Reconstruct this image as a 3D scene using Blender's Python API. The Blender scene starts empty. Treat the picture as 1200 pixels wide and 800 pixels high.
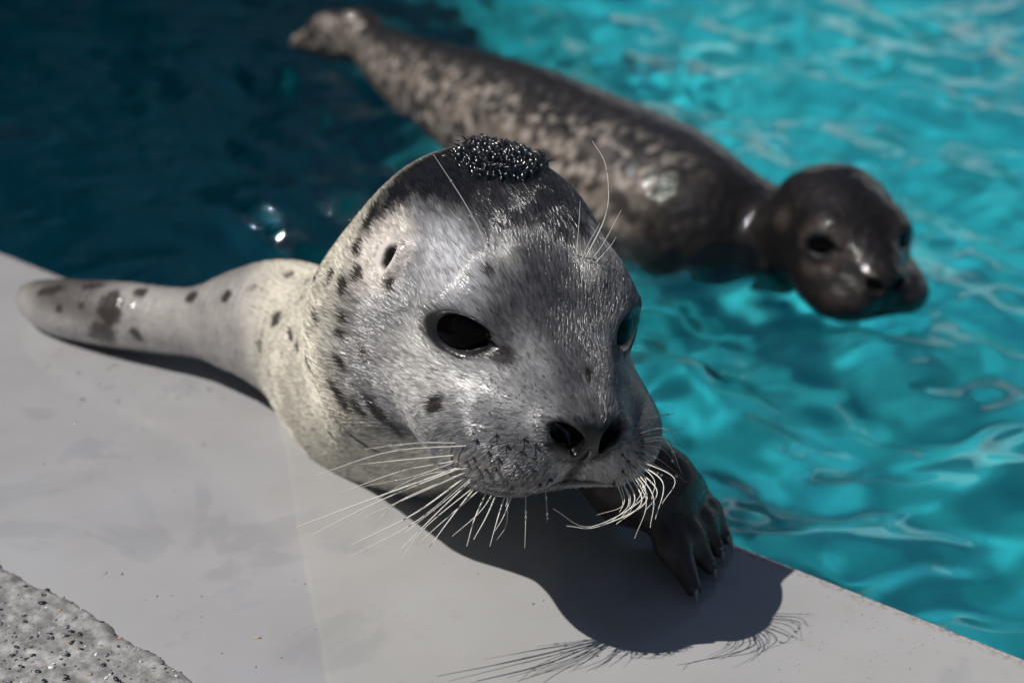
import bpy, math, random
import numpy as np
from mathutils import Vector
from mathutils.bvhtree import BVHTree

rng = np.random.default_rng(7)
random.seed(7)
SC = bpy.context.scene
COL = SC.collection

# ------------------------------------------------------------------ camera
PITCH = math.radians(24.0)
CAM_H = 0.50
FPX = 1667.0
cam_data = bpy.data.cameras.new('camera')
cam = bpy.data.objects.new('camera', cam_data)
COL.objects.link(cam)
cam.location = (0, 0, CAM_H)
cam.rotation_euler = (math.pi / 2 - PITCH, 0, 0)
cam_data.sensor_width = 36
cam_data.lens = 36 * FPX / 1200
cam_data.clip_start = 0.02
cam_data.clip_end = 500
cam_data.dof.use_dof = True
cam_data.dof.focus_distance = 0.785
cam_data.dof.aperture_fstop = 5.6
SC.camera = cam

# ------------------------------------------------------------------ light
SUN_V = np.array([0.63, 0.19, -1.0])              # the way the sunlight travels
SUN_V /= np.linalg.norm(SUN_V)
sun_el = math.asin(-SUN_V[2])
sun_az = math.atan2(-SUN_V[0], -SUN_V[1])          # compass-like, 0 = +Y
world = bpy.data.worlds.new('World')
SC.world = world
world.use_nodes = True
wn = world.node_tree
sky = wn.nodes.new('ShaderNodeTexSky')
sky.sky_type = 'NISHITA'
sky.sun_disc = False
sky.sun_elevation = sun_el
sky.sun_rotation = sun_az
sky.dust_density = 1.0
wn.links.new(sky.outputs[0], wn.nodes['Background'].inputs[0])
wn.nodes['Background'].inputs[1].default_value = 0.05
sun_data = bpy.data.lights.new('sun', 'SUN')
sun_data.energy = 5.0
sun_data.angle = math.radians(0.5)
sun_data.color = (1.0, 0.965, 0.92)
sun = bpy.data.objects.new('sun', sun_data)
COL.objects.link(sun)
sun.rotation_euler = Vector(SUN_V).to_track_quat('-Z', 'Y').to_euler()
SC.view_settings.view_transform = 'Standard'
SC.view_settings.look = 'None'
SC.view_settings.gamma = 1
SC.view_settings.exposure = -0.1
SC.cycles.use_denoising = True
SC.cycles.max_bounces = 10
SC.cycles.transmission_bounces = 8
SC.cycles.sample_clamp_indirect = 40
SC.cycles.blur_glossy = 0.295
SC.cycles_curves.shape = 'THICK'

# ------------------------------------------------------------------ camera geometry helpers (photo pixels -> the place)
CP, SP = math.cos(PITCH), math.sin(PITCH)


def ray(px, py):
    u = (px - 600) / FPX
    v = (400 - py) / FPX
    return np.array([u, CP + v * SP, -SP + v * CP])


CAMP = np.array([0, 0, CAM_H])


def at_z(px, py, z=0.0):
    d = ray(px, py)
    return CAMP + d * ((z - CAM_H) / d[2])


def at_d(px, py, depth):
    return CAMP + ray(px, py) * depth


def project(P):
    P = np.atleast_2d(P)
    x, y, z = P[:, 0], P[:, 1], P[:, 2] - CAM_H
    d = y * CP - z * SP
    return np.c_[600 + FPX * x / d, 400 - FPX * (y * SP + z * CP) / d], d


# ------------------------------------------------------------------ object helpers
def link(name, data, parent=None, kind=None, mat=None, smooth=True):
    o = bpy.data.objects.new(name, data)
    COL.objects.link(o)
    if parent is not None:
        o.parent = parent
    if kind:
        o['kind'] = kind
    if mat is not None:
        data.materials.append(mat)
    if smooth and isinstance(data, bpy.types.Mesh):
        data.polygons.foreach_set('use_smooth', np.ones(len(data.polygons), dtype=bool))
    return o


def mesh(name, V, F):
    me = bpy.data.meshes.new(name)
    V = np.asarray(V, dtype=np.float32)
    if isinstance(F, np.ndarray) and F.ndim == 2:
        n, k = F.shape
        me.vertices.add(len(V))
        me.vertices.foreach_set('co', V.ravel())
        me.loops.add(n * k)
        me.loops.foreach_set('vertex_index', F.astype(np.int32).ravel())
        me.polygons.add(n)
        me.polygons.foreach_set('loop_start', np.arange(0, n * k, k, dtype=np.int32))
        me.update(calc_edges=True)
        me.validate()
    else:
        me.from_pydata([tuple(map(float, v)) for v in V], [], F)
        me.update()
    return me


def thing(name, label, cat, loc, group=None):
    o = bpy.data.objects.new(name, None)
    COL.objects.link(o)
    o.location = loc
    o['label'] = label
    o['category'] = cat
    if group:
        o['group'] = group
    return o


def unit(v):
    v = np.asarray(v, float)
    return v / np.linalg.norm(v)


def merge(parts):
    V, F, n = [], [], 0
    for v, f in parts:
        V.append(np.asarray(v))
        F.append(np.asarray(f) + n)
        n += len(v)
    return np.concatenate(V), np.concatenate(F)


def tube(path, rad, sides=6):
    """quads (with collapsed tip) round a polyline"""
    path = np.asarray(path, float)
    n = len(path)
    T = np.gradient(path, axis=0)
    T /= np.linalg.norm(T, axis=1)[:, None] + 1e-12
    up = np.array([0.13, 0.31, 0.94])
    A = np.cross(T, up)
    A /= np.linalg.norm(A, axis=1)[:, None] + 1e-12
    B = np.cross(T, A)
    th = np.arange(sides) * 2 * math.pi / sides
    V = path[:, None, :] + np.asarray(rad)[:, None, None] * (
        np.cos(th)[None, :, None] * A[:, None, :] + np.sin(th)[None, :, None] * B[:, None, :])
    V = V.reshape(-1, 3)
    i = np.arange(n - 1)[:, None] * sides
    j = np.arange(sides)[None, :]
    k = (j + 1) % sides
    F = np.stack([i + j, i + k, i + sides + k, i + sides + j], -1).reshape(-1, 4)
    return V, F


def bez(P, n):
    """smooth curve through 3 or 4 points (Catmull-Rom)"""
    P = np.asarray(P, float)
    Q = np.vstack([2 * P[0] - P[1], P, 2 * P[-1] - P[-2]])
    out = []
    m = len(P) - 1
    for t in np.linspace(0, m, n):
        i = min(int(t), m - 1)
        s = t - i
        a, b, c, d = Q[i], Q[i + 1], Q[i + 2], Q[i + 3]
        out.append(0.5 * (2 * b + (c - a) * s + (2 * a - 5 * b + 4 * c - d) * s * s + (3 * b - a - 3 * c + d) * s ** 3))
    return np.array(out)


OCT_V = []
_t = (1 + 5 ** .5) / 2
OCT_V = np.array([(-1, _t, 0), (1, _t, 0), (-1, -_t, 0), (1, -_t, 0), (0, -1, _t), (0, 1, _t), (0, -1, -_t), (0, 1, -_t),
                  (_t, 0, -1), (_t, 0, 1), (-_t, 0, -1), (-_t, 0, 1)]) / math.sqrt(1 + _t * _t)
OCT_F = np.array([(0, 11, 5), (0, 5, 1), (0, 1, 7), (0, 7, 10), (0, 10, 11), (1, 5, 9), (5, 11, 4), (11, 10, 2), (10, 7, 6), (7, 1, 8),
                  (3, 9, 4), (3, 4, 2), (3, 2, 6), (3, 6, 8), (3, 8, 9), (4, 9, 5), (2, 4, 11), (6, 2, 10), (8, 6, 7), (9, 8, 1)])


def beads(C, R):
    C = np.asarray(C, float)
    R = np.asarray(R, float)
    V = (C[:, None, :] + R[:, None, None] * OCT_V[None]).reshape(-1, 3)
    F = (OCT_F[None] + 12 * np.arange(len(C))[:, None, None]).reshape(-1, 3)
    return V, F


# value noise ----------------------------------------------------------------
_LAT = rng.random((32, 32, 32)).astype(np.float32)


def noise(P, scale, seed=0):
    Q = np.asarray(P, np.float64) * scale + seed * 7.31 + 100
    i = np.floor(Q).astype(int)
    f = (Q - i)
    f = f * f * (3 - 2 * f)
    x0, y0, z0 = (i % 32).T
    x1, y1, z1 = ((i + 1) % 32).T
    fx, fy, fz = f.T
    L = _LAT
    a = L[x0, y0, z0] * (1 - fx) + L[x1, y0, z0] * fx
    b = L[x0, y1, z0] * (1 - fx) + L[x1, y1, z0] * fx
    c = L[x0, y0, z1] * (1 - fx) + L[x1, y0, z1] * fx
    d = L[x0, y1, z1] * (1 - fx) + L[x1, y1, z1] * fx
    return (a * (1 - fy) + b * fy) * (1 - fz) + (c * (1 - fy) + d * fy) * fz


def fbm(P, scale, seed=0, o=4):
    s = 0
    a = 0.5
    for k in range(o):
        s = s + a * noise(P, scale * 2 ** k, seed + k)
        a *= 0.5
    return s / (1 - 0.5 ** o)


def sstep(a, b, x):
    t = np.clip((x - a) / (b - a), 0, 1)
    return t * t * (3 - 2 * t)


# ------------------------------------------------------------------ material helpers
def mat(name):
    m = bpy.data.materials.new(name)
    m.use_nodes = True
    nt = m.node_tree
    return m, nt, nt.nodes['Principled BSDF'], nt.links


def N(nt, t, **kw):
    n = nt.nodes.new(t)
    for k, v in kw.items():
        if k.startswith('i_'):
            n.inputs[k[2:].replace('_', ' ')].default_value = v
        else:
            setattr(n, k, v)
    return n


def ramp(nt, fac, stops):
    r = nt.nodes.new('ShaderNodeValToRGB')
    e = r.color_ramp.elements
    while len(e) < len(stops):
        e.new(0.5)
    for q, (p, c) in zip(e, stops):
        q.position = p
        q.color = (*c, 1) if len(c) == 3 else c
    nt.links.new(fac, r.inputs[0])
    return r


def mixc(nt, fac, a, b, blend='MIX'):
    m = nt.nodes.new('ShaderNodeMix')
    m.data_type = 'RGBA'
    m.blend_type = blend
    for s, v in ((m.inputs[0], fac), (m.inputs[6], a), (m.inputs[7], b)):
        if isinstance(v, (int, float)):
            s.default_value = v
        elif isinstance(v, tuple):
            s.default_value = (*v, 1)
        else:
            nt.links.new(v, s)
    return m.outputs[2]


def plain(name, col, rough=0.5, spec=0.5, coat=0.0, metal=0.0):
    m, nt, b, L = mat(name)
    b.inputs['Base Color'].default_value = (*col, 1)
    b.inputs['Roughness'].default_value = rough
    b.inputs['Specular IOR Level'].default_value = spec
    b.inputs['Coat Weight'].default_value = coat
    b.inputs['Metallic'].default_value = metal
    return m


def caustic(o, cast=False, recv=False):
    pass


# ------------------------------------------------------------------ the pool
WATER_Z = -0.055
FLOOR_Z = -0.52
PIT_X, PIT_Z = -0.02, -2.2
EDGE_A = at_z(0, 293)
EDGE_B = at_z(1200, 768)
e_dir = (EDGE_A - EDGE_B)
e_dir /= np.linalg.norm(e_dir)                     # along the coping, away from the camera
e_in = np.array([e_dir[1], -e_dir[0], 0.0])        # horizontally into the pool
if e_in[1] < 0:
    e_in = -e_in
E0 = at_z(600, 530)


def edge_pt(a, b, z=0.0):
    """a metres along the coping, b metres towards the pool from its edge"""
    p = E0 + e_dir * a + e_in * b
    return np.array([p[0], p[1], z])


def extrude_profile(prof, a0, a1, n=2, closed=True, jitter=None):
    """prof: list of (b, z) swept along the coping"""
    V = []
    for a in np.linspace(a0, a1, n):
        for b, z in prof:
            V.append(edge_pt(a, b, z))
    m = len(prof)
    F = []
    for i in range(n - 1):
        for j in range(m if closed else m - 1):
            k = (j + 1) % m
            F.append((i * m + j, i * m + k, (i + 1) * m + k, (i + 1) * m + j))
    if closed:
        F.append(tuple(range(m))[::-1])
        F.append(tuple(range((n - 1) * m, n * m)))
    return V, F


# coping: one smooth grey slab with a rounded nose over the water
m_cop, nt, b, L = mat('coping_gelcoat')
geo = N(nt, 'ShaderNodeNewGeometry')
tc = N(nt, 'ShaderNodeTexCoord')
n1 = N(nt, 'ShaderNodeTexNoise', i_Scale=5.0, i_Detail=6.0, i_Roughness=0.6)
n2 = N(nt, 'ShaderNodeTexNoise', i_Scale=420.0, i_Detail=2.0)
n3 = N(nt, 'ShaderNodeTexNoise', i_Scale=14.0, i_Detail=2.0)
for n in (n1, n2, n3):
    L.new(tc.outputs['Object'], n.inputs['Vector'])
base = ramp(nt, n1.outputs[0], [(0.25, (0.295, 0.293, 0.298)), (0.75, (0.36, 0.357, 0.356))])
stain = ramp(nt, n3.outputs[0], [(0.35, (1, 1, 1)), (0.75, (0.94, 0.93, 0.91))])
c1 = mixc(nt, 1.0, base.outputs[0], stain.outputs[0], 'MULTIPLY')
speck = ramp(nt, n2.outputs[0], [(0.74, (1, 1, 1)), (0.80, (0.7, 0.67, 0.63))])
sepx = N(nt, 'ShaderNodeSeparateXYZ')
L.new(tc.outputs['Object'], sepx.inputs[0])
wob = N(nt, 'ShaderNodeTexNoise', i_Scale=9.0, i_Detail=3.0)
L.new(tc.outputs['Object'], wob.inputs['Vector'])
ja, jb = at_z(340, 545), at_z(388, 800)
jd = (jb - ja) / np.linalg.norm(jb - ja)
jn = (jd[1], -jd[0])
jx = N(nt, 'ShaderNodeMath', operation='MULTIPLY_ADD')
jx.inputs[1].default_value = jn[0]
jx.inputs[2].default_value = -(ja[0] * jn[0] + ja[1] * jn[1])
L.new(sepx.outputs[0], jx.inputs[0])
jy = N(nt, 'ShaderNodeMath', operation='MULTIPLY_ADD')
jy.inputs[1].default_value = jn[1]
L.new(sepx.outputs[1], jy.inputs[0])
L.new(jx.outputs[0], jy.inputs[2])
jw = N(nt, 'ShaderNodeMath', operation='MULTIPLY_ADD')
jw.inputs[1].default_value = 0.006
L.new(wob.outputs[0], jw.inputs[0])
L.new(jy.outputs[0], jw.inputs[2])
jr = N(nt, 'ShaderNodeMapRange')
jr.inputs[1].default_value = 0.0015
jr.inputs[2].default_value = 0.0065
L.new(jw.outputs[0], jr.inputs[0])
sgn = 1 if (E0 - ja)[0] * jn[0] + (E0 - ja)[1] * jn[1] > 0 else -1
tone = ramp(nt, jr.outputs[0], [(0, (0.97, 0.97, 0.99) if sgn > 0 else (1.02, 1.02, 1.01)), (0.5, (1.07, 1.07, 1.05)), (1, (1.02, 1.02, 1.01) if sgn > 0 else (0.97, 0.97, 0.99))])
c1 = mixc(nt, 1.0, c1, tone.outputs[0], 'MULTIPLY')
st1 = N(nt, 'ShaderNodeTexNoise', i_Scale=38.0, i_Detail=6.0, i_Roughness=0.7)
L.new(tc.outputs['Object'], st1.inputs['Vector'])
sr = ramp(nt, st1.outputs[0], [(0.60, (0, 0, 0)), (0.74, (1, 1, 1))])
c1 = mixc(nt, sr.outputs[0], c1, mixc(nt, 1.0, c1, (0.90, 0.86, 0.78), 'MULTIPLY'))
wn2 = N(nt, 'ShaderNodeTexNoise', i_Scale=7.5, i_Detail=5.0, i_Roughness=0.55, i_Distortion=0.6)
L.new(tc.outputs['Object'], wn2.inputs['Vector'])
wetm = ramp(nt, wn2.outputs[0], [(0.56, (0, 0, 0)), (0.60, (1, 1, 1))])
c1 = mixc(nt, wetm.outputs[0], c1, mixc(nt, 1.0, c1, (0.90, 0.905, 0.915), 'MULTIPLY'))
c2 = mixc(nt, 0.06, c1, speck.outputs[0], 'MULTIPLY')
# the gritty brown line along the arris
att = N(nt, 'ShaderNodeAttribute', attribute_name='edge_wear')
n4 = N(nt, 'ShaderNodeTexNoise', i_Scale=260.0, i_Detail=4.0)
L.new(tc.outputs['Object'], n4.inputs['Vector'])
wear = N(nt, 'ShaderNodeMath', operation='MULTIPLY')
r4 = ramp(nt, n4.outputs[0], [(0.45, (0, 0, 0)), (0.62, (1, 1, 1))])
L.new(att.outputs['Fac'], wear.inputs[0])
L.new(r4.outputs[0], wear.inputs[1])
c3 = mixc(nt, wear.outputs[0], c2, (0.10, 0.065, 0.045))
L.new(c3, b.inputs['Base Color'])
rr = ramp(nt, n3.outputs[0], [(0.3, (0.07,) * 3), (0.8, (0.15,) * 3)])
L.new(mixc(nt, wetm.outputs[0], rr.outputs[0], (0.045, 0.045, 0.045)), b.inputs['Roughness'])
b.inputs['Specular IOR Level'].default_value = 0.5
bump = N(nt, 'ShaderNodeBump', i_Strength=0.04, i_Distance=0.0004)
L.new(n2.outputs[0], bump.inputs['Height'])

# width of the coping from the photograph's lower-left boundary
q0, q1 = at_z(0, 668), at_z(235, 800)
w0 = -np.dot(q0 - E0, e_in)
w1 = -np.dot(q1 - E0, e_in)
COP_W = float((w0 + w1) / 2) - 0.007
A0, A1 = -1.6, 3.4
prof = []
r = 0.006
prof.append((-0.013, 0))
for t in np.linspace(0, math.pi / 2, 5):
    prof.append((-r + r * math.sin(t), -r + r * math.cos(t)))
prof += [(0, -0.11), (-COP_W - 0.03, -0.11), (-COP_W - 0.03, 0)]
NSEG = 120
V, F = extrude_profile(prof, A0, A1, NSEG)
me = mesh('coping', V, F)
ew = np.zeros(len(V), np.float32)
for i in range(NSEG):
    ew[i * len(prof) + 2: i * len(prof) + 6] = 1.0
    ew[i * len(prof) + 1] = 0.5
me.attributes.new('edge_wear', 'FLOAT', 'POINT').data.foreach_set('value', ew)
coping = link('coping', me, kind='structure', mat=m_cop, smooth=False)

# deck of exposed aggregate behind the coping
m_deck, nt, b, L = mat('exposed_aggregate')
tc = N(nt, 'ShaderNodeTexCoord')
n1 = N(nt, 'ShaderNodeTexNoise', i_Scale=90.0, i_Detail=6.0, i_Roughness=0.65)
v1 = N(nt, 'ShaderNodeTexVoronoi', i_Scale=420.0)
for n in (n1, v1):
    L.new(tc.outputs['Object'], n.inputs['Vector'])
base = ramp(nt, n1.outputs[0], [(0.3, (0.125, 0.123, 0.121)), (0.5, (0.235, 0.231, 0.229)), (0.72, (0.39, 0.382, 0.375))])
vv = ramp(nt, v1.outputs['Color'], [(0.0, (0.55, 0.55, 0.56)), (0.5, (1, 1, 1)), (1.0, (1.15, 1.12, 1.08))])
L.new(mixc(nt, 0.7, base.outputs[0], vv.outputs[0], 'MULTIPLY'), b.inputs['Base Color'])
b.inputs['Roughness'].default_value = 0.55
bump = N(nt, 'ShaderNodeBump', i_Strength=0.6, i_Distance=0.002)
L.new(n1.outputs[0], bump.inputs['Height'])
L.new(bump.outputs[0], b.inputs['Normal'])
DECK_Z = 0.0035


def deck_h(P, bd):
    P = P * np.array([1, 1, 0])
    return -0.012 + (DECK_Z + 0.012) * sstep(-0.002, 0.011, bd) ** 0.7 + 0.0045 * (fbm(P, 70, 3, 4) - 0.5) + 0.003 * (noise(P, 240, 9) - 0.5)


nb, na = 150, 330
bb = -COP_W - np.concatenate([np.linspace(-0.02, 0.26, nb - 4), [0.6, 1.5, 4, 12]])
aa = np.concatenate([[-14, -4], np.linspace(-0.35, 0.50, na - 4), [3, 14]])
AA, BB = np.meshgrid(aa, bb, indexing='ij')
P = E0[None, None] + e_dir * AA[..., None] + e_in * BB[..., None]
P = P.reshape(-1, 3)
P[:, 2] = 0
bdist = -COP_W - BB.ravel() + 0.022 * (fbm(P, 22, 4, 3) - 0.5)
P[:, 2] = deck_h(P, bdist)
I = np.arange(na * nb).reshape(na, nb)
Fq = np.stack([I[:-1, :-1], I[1:, :-1], I[1:, 1:], I[:-1, 1:]], -1).reshape(-1, 4)
deck = link('deck', mesh('deck', P, Fq), kind='structure', mat=m_deck)

# dark and pale chips standing in the aggregate
def chip(c, r, ang, flat):
    v = OCT_V * rng.uniform(0.75, 1.2, (12, 1))
    v = v * np.array([r, r * rng.uniform(.45, .8), r * flat])
    ca, sa = math.cos(ang), math.sin(ang)
    v = np.c_[v[:, 0] * ca - v[:, 1] * sa, v[:, 0] * sa + v[:, 1] * ca, v[:, 2]]
    return v + c, OCT_F


def scatter_deck(n, rmin, rmax):
    out = []
    for _ in range(n):
        a = rng.uniform(-0.3, 0.45)
        bq = -COP_W - rng.uniform(0.004, 0.24)
        rad = rmin + (rmax - rmin) * rng.random() ** 3
        c = edge_pt(a, bq, 0)
        bd = -COP_W - bq + 0.022 * (float(fbm(c[None], 22, 4, 3)[0]) - 0.5)
        if bd < 0.004:
            continue
        c[2] = float(deck_h(c[None], np.array([bd]))[0]) - 0.02 * rad
        out.append(chip(c, rad, rng.uniform(0, 6.28), 0.28))
    return merge(out)


link('stone_chip', mesh('stone_chip', *scatter_deck(3300, 0.0007, 0.0029)), deck, 'stuff', plain('dark_chip', (0.022, 0.024, 0.03), 0.35), smooth=False)
link('stone_chip', mesh('stone_chip', *scatter_deck(1500, 0.0008, 0.003)), deck, 'stuff', plain('grey_chip', (0.16, 0.17, 0.19), 0.4), smooth=False)
link('stone_chip', mesh('stone_chip', *scatter_deck(350, 0.0008, 0.0025)), deck, 'stuff', plain('tan_chip', (0.38, 0.25, 0.13), 0.5), smooth=False)
link('stone_chip', mesh('stone_chip', *scatter_deck(500, 0.0008, 0.0022)), deck, 'stuff', plain('pale_chip', (0.66, 0.66, 0.68), 0.3), smooth=False)

# pool shell: wall under the coping, floor, far walls
m_pool, nt, b, L = mat('pool_paint_caustics')
tc = N(nt, 'ShaderNodeTexCoord')
n1 = N(nt, 'ShaderNodeTexNoise', i_Scale=4.5, i_Detail=5.0)
L.new(tc.outputs['Object'], n1.inputs['Vector'])
rp = ramp(nt, n1.outputs[0], [(0.3, (0.005, 0.25, 0.33)), (0.5, (0.012, 0.42, 0.49)), (0.7, (0.035, 0.55, 0.60))])  # turquoise paint; its pale and dark mottling imitates caustics on the floor
L.new(rp.outputs[0], b.inputs['Base Color'])
b.inputs['Roughness'].default_value = 0.6


def box(x0, x1, y0, y1, z0, z1):
    V = [(x, y, z) for x in (x0, x1) for y in (y0, y1) for z in (z0, z1)]
    F = [(0, 1, 3, 2), (4, 6, 7, 5), (0, 4, 5, 1), (2, 3, 7, 6), (0, 2, 6, 4), (1, 5, 7, 3)]
    return V, F


PX0, PX1, PY1 = -2.3, 4.2, 5.6
wallprof = [(-0.004, -0.111), (-0.004, PIT_Z - 0.2), (-0.2, PIT_Z - 0.2), (-0.2, -0.111)]
pw = link('pool_wall', mesh('pool_wall', *extrude_profile(wallprof, -6, 6)), kind='structure', mat=m_pool, smooth=False)

fx = np.concatenate([np.linspace(PX0 - 0.3, -0.7, 20)[:-1], np.linspace(-0.7, 0.5, 80)[:-1], np.linspace(0.5, PX1 + 0.3, 30)])
fy = np.linspace(-2.6, PY1 + 0.3, 110)
FX, FY = np.meshgrid(fx, fy, indexing='ij')
fw = FX + 0.10 * np.sin(1.7 * FY + 0.6) + 0.05 * np.sin(4.3 * FY)
FZ = PIT_Z + (FLOOR_Z - PIT_Z) * sstep(-0.45, 0.22, fw)  # deep left side added so the wall's shade darkens the water there
I = np.arange(FX.size).reshape(FX.shape)
pf = link('pool_floor', mesh('pool_floor', np.stack([FX, FY, FZ], -1).reshape(-1, 3), np.stack([I[:-1, :-1], I[1:, :-1], I[1:, 1:], I[:-1, 1:]], -1).reshape(-1, 4)), kind='structure', mat=m_pool)
pb = link('pool_wall', mesh('pool_wall', *box(PX0, PX1, PY1, PY1 + 0.25, PIT_Z, 0.05)), kind='structure', mat=m_pool, smooth=False)
pl = link('pool_wall', mesh('pool_wall', *box(PX0 - 0.25, PX0, -0.2, PY1 + 0.25, PIT_Z, 0.05)), kind='structure', mat=m_pool, smooth=False)
pr = link('pool_wall', mesh('pool_wall', *box(PX1, PX1 + 0.25, -3, PY1 + 0.25, FLOOR_Z, 0.05)), kind='structure', mat=m_pool, smooth=False)
for o in (pw, pf, pb, pl, pr):
    caustic(o, recv=True)
# tall dark wall added unseen at left and back: shades floor, darkens reflections
m_wall = plain('dark_wall', (0.02, 0.045, 0.06), 0.7)
WALL_TOP = 2.70
link('added_dark_wall', mesh('added_dark_wall', *box(PX0 - 0.27, PX0 - 0.02, -1.0, PY1 + 0.27, 0.052, WALL_TOP)), kind='structure', mat=m_wall, smooth=False)
link('added_dark_wall', mesh('added_dark_wall', *box(PX0, 0.3, PY1 + 0.02, PY1 + 0.27, 0.052, WALL_TOP)), kind='structure', mat=m_wall, smooth=False)

# sunlit white wall added unseen at far right to whiten the water's reflections
def slab(p, q, z0, z1, t):
    p, q = np.array(p, float), np.array(q, float)
    n = unit(np.array([-(q - p)[1], (q - p)[0]])) * t
    c = [p, q, q + n, p + n]
    V = [(x, y, z) for z in (z0, z1) for x, y in c]
    return V, [(3, 2, 1, 0), (4, 5, 6, 7), (0, 1, 5, 4), (1, 2, 6, 5), (2, 3, 7, 6), (3, 0, 4, 7)]


link('added_pale_wall', mesh('added_pale_wall', *slab((0.6, 9.2), (8.0, 4.2), -0.2, 2.3, 0.25)), kind='structure', mat=plain('pale_render', (0.76, 0.76, 0.74), 0.7), smooth=False)

# water -----------------------------------------------------------------------
def wave_h(X, Y):
    P2 = np.stack([X, Y], -1)
    h = np.zeros_like(X)
    r2 = np.random.default_rng(21)
    wx = 0.035 * np.sin(3.1 * X + 2.3 * Y + 1.0) + 0.03 * np.sin(-5.3 * Y + 2.1 * X)
    wy = 0.035 * np.sin(4.1 * X - 2.7 * Y + 2.0) + 0.03 * np.sin(6.3 * X + 1.1 * Y)
    for k in range(60):
        lam = 0.035 * (0.42 / 0.035) ** r2.random()
        th = math.radians(r2.normal(70, 38))
        kx, ky = math.cos(th) * 2 * math.pi / lam, math.sin(th) * 2 * math.pi / lam
        amp = 0.0096 * lam ** 0.9 * r2.uniform(0.5, 1.2)
        h += amp * np.sin(kx * (X + wx) + ky * (Y + wy) + r2.random() * 6.28)
    # small rings spreading from the flipper and from the swimming seal
    for (cx, cy, lam, amp, fall) in ((0.13, 0.93, 0.019, 0.0006, 0.17), (0.36, 1.36, 0.04, 0.0010, 0.35)):
        d = np.hypot(X - cx, Y - cy) + 0.02 * np.sin(9 * X + 7 * Y)
        h += amp * np.sin(d * 2 * math.pi / lam) * np.exp(-(d / fall) ** 2)
    return h


xs = np.concatenate([np.linspace(PX0, -1.0, 60)[:-1], np.linspace(-1.0, 1.3, 330)[:-1], np.linspace(1.3, PX1, 110)])
ys = np.concatenate([np.linspace(-2.4, 0.5, 40)[:-1], np.linspace(0.5, 2.4, 300)[:-1], np.linspace(2.4, PY1, 200)])
XX, YY = np.meshgrid(xs, ys, indexing='ij')
ZZ = WATER_Z + wave_h(XX, YY)
I = np.arange(XX.size).reshape(XX.shape)
Fq = np.stack([I[:-1, :-1], I[1:, :-1], I[1:, 1:], I[:-1, 1:]], -1).reshape(-1, 4)
P = np.stack([XX, YY, ZZ], -1).reshape(-1, 3)
# keep only what lies on the pool side of the wall
side = ((P - E0) @ e_in)
Fq = Fq[(side[Fq] > -0.05).all(1)]
m_wat, nt, b, L = mat('pool_water')
b.inputs['Base Color'].default_value = (0.86, 0.98, 1.0, 1)
b.inputs['Roughness'].default_value = 0.0
b.inputs['IOR'].default_value = 1.333
b.inputs['Transmission Weight'].default_value = 1.0
water = link('water', mesh('water', P, Fq), kind='structure', mat=m_wat)
caustic(water, cast=True)

# ------------------------------------------------------------------ signed-distance modelling


class Sdf:
    def __init__(s):
        s.prims = []

    def ell(s, c, r, k, R=None, op='u'):
        s.prims.append(('e', np.asarray(c, np.float32), np.asarray(r, np.float32), k, None if R is None else np.asarray(R, np.float32), op))

    def cone(s, a, b, ra, rb, k, op='u', flat=None):
        s.prims.append(('c', np.asarray(a, np.float32), np.asarray(b, np.float32), (ra, rb, flat), k, op))

    def one(s, q, P):
        if q[0] == 'e':
            _, c, r, k, R, op = q
            X = P - c
            if R is not None:
                X = X @ R.T
            A = X / r
            k0 = np.sqrt(np.einsum('ij,ij->i', A, A)) + 1e-6
            B = A / r
            k1 = np.sqrt(np.einsum('ij,ij->i', B, B)) + 1e-6
            return k0 * (k0 - 1) / k1
        _, a, b2, (ra, rb, flat), k, op = q
        X = P - a
        ba = b2 - a
        t = np.clip((X @ ba) / (ba @ ba), 0, 1)
        Y = X - t[:, None] * ba
        return np.sqrt(np.einsum('ij,ij->i', Y, Y)) - (ra + (rb - ra) * t)

    def run(s, P, prims):
        D = np.full(len(P), 1e3, np.float32)
        for q in prims:
            d = s.one(q, P)
            k, op = (q[3], q[5]) if q[0] == 'e' else (q[4], q[5])
            if op == 'u':
                h = np.maximum(k - np.abs(D - d), 0) / k
                D = np.minimum(D, d) - h * h * k * 0.25
            else:
                h = np.maximum(k - np.abs(D + d), 0) / k
                D = np.maximum(D, -d) + h * h * k * 0.25
        return D

    def __call__(s, P, cell=0.025):
        P = np.asarray(P, np.float32)
        if len(P) < 20000:
            return s.run(P, s.prims)
        # per cell of space, only the primitives that can matter there
        ci = np.floor(P / cell).astype(np.int64) + 512
        key = (ci[:, 0] * 1024 + ci[:, 1]) * 1024 + ci[:, 2]
        order = np.argsort(key, kind='stable')
        ks = key[order]
        st = np.concatenate([[0], np.nonzero(np.diff(ks))[0] + 1, [len(ks)]])
        kc = ks[st[:-1]]
        cen = (np.stack([kc // 1048576, kc // 1024 % 1024, kc % 1024], 1) - 512 + 0.5) * cell
        cen = cen.astype(np.float32)
        Dp = np.stack([s.one(q, cen) for q in s.prims], 1)
        Dc = s.run(cen, s.prims)
        kk = np.array([q[3] if q[0] == 'e' else q[4] for q in s.prims], np.float32)
        un = np.array([q[5] == 'u' for q in s.prims])
        hd = cell * 0.87
        need = np.where(un[None], Dp < Dc[:, None] + kk[None] * 1.3 + 2.4 * hd, Dp < kk[None] + 1.6 * hd)
        out = np.empty(len(P), np.float32)
        Ps = P[order]
        for i in range(len(kc)):
            pr = [s.prims[j] for j in np.nonzero(need[i])[0]]
            out[order[st[i]:st[i + 1]]] = s.run(Ps[st[i]:st[i + 1]], pr)
        return out

    def grad(s, P, e=4e-4):
        P = np.asarray(P, np.float32)
        g = np.zeros_like(P)
        for w in ((1, -1, -1), (-1, -1, 1), (-1, 1, -1), (1, 1, 1)):
            w = np.array(w, np.float32)
            g += s(P + e * w)[:, None] * w
        return g / (4 * e)


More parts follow.
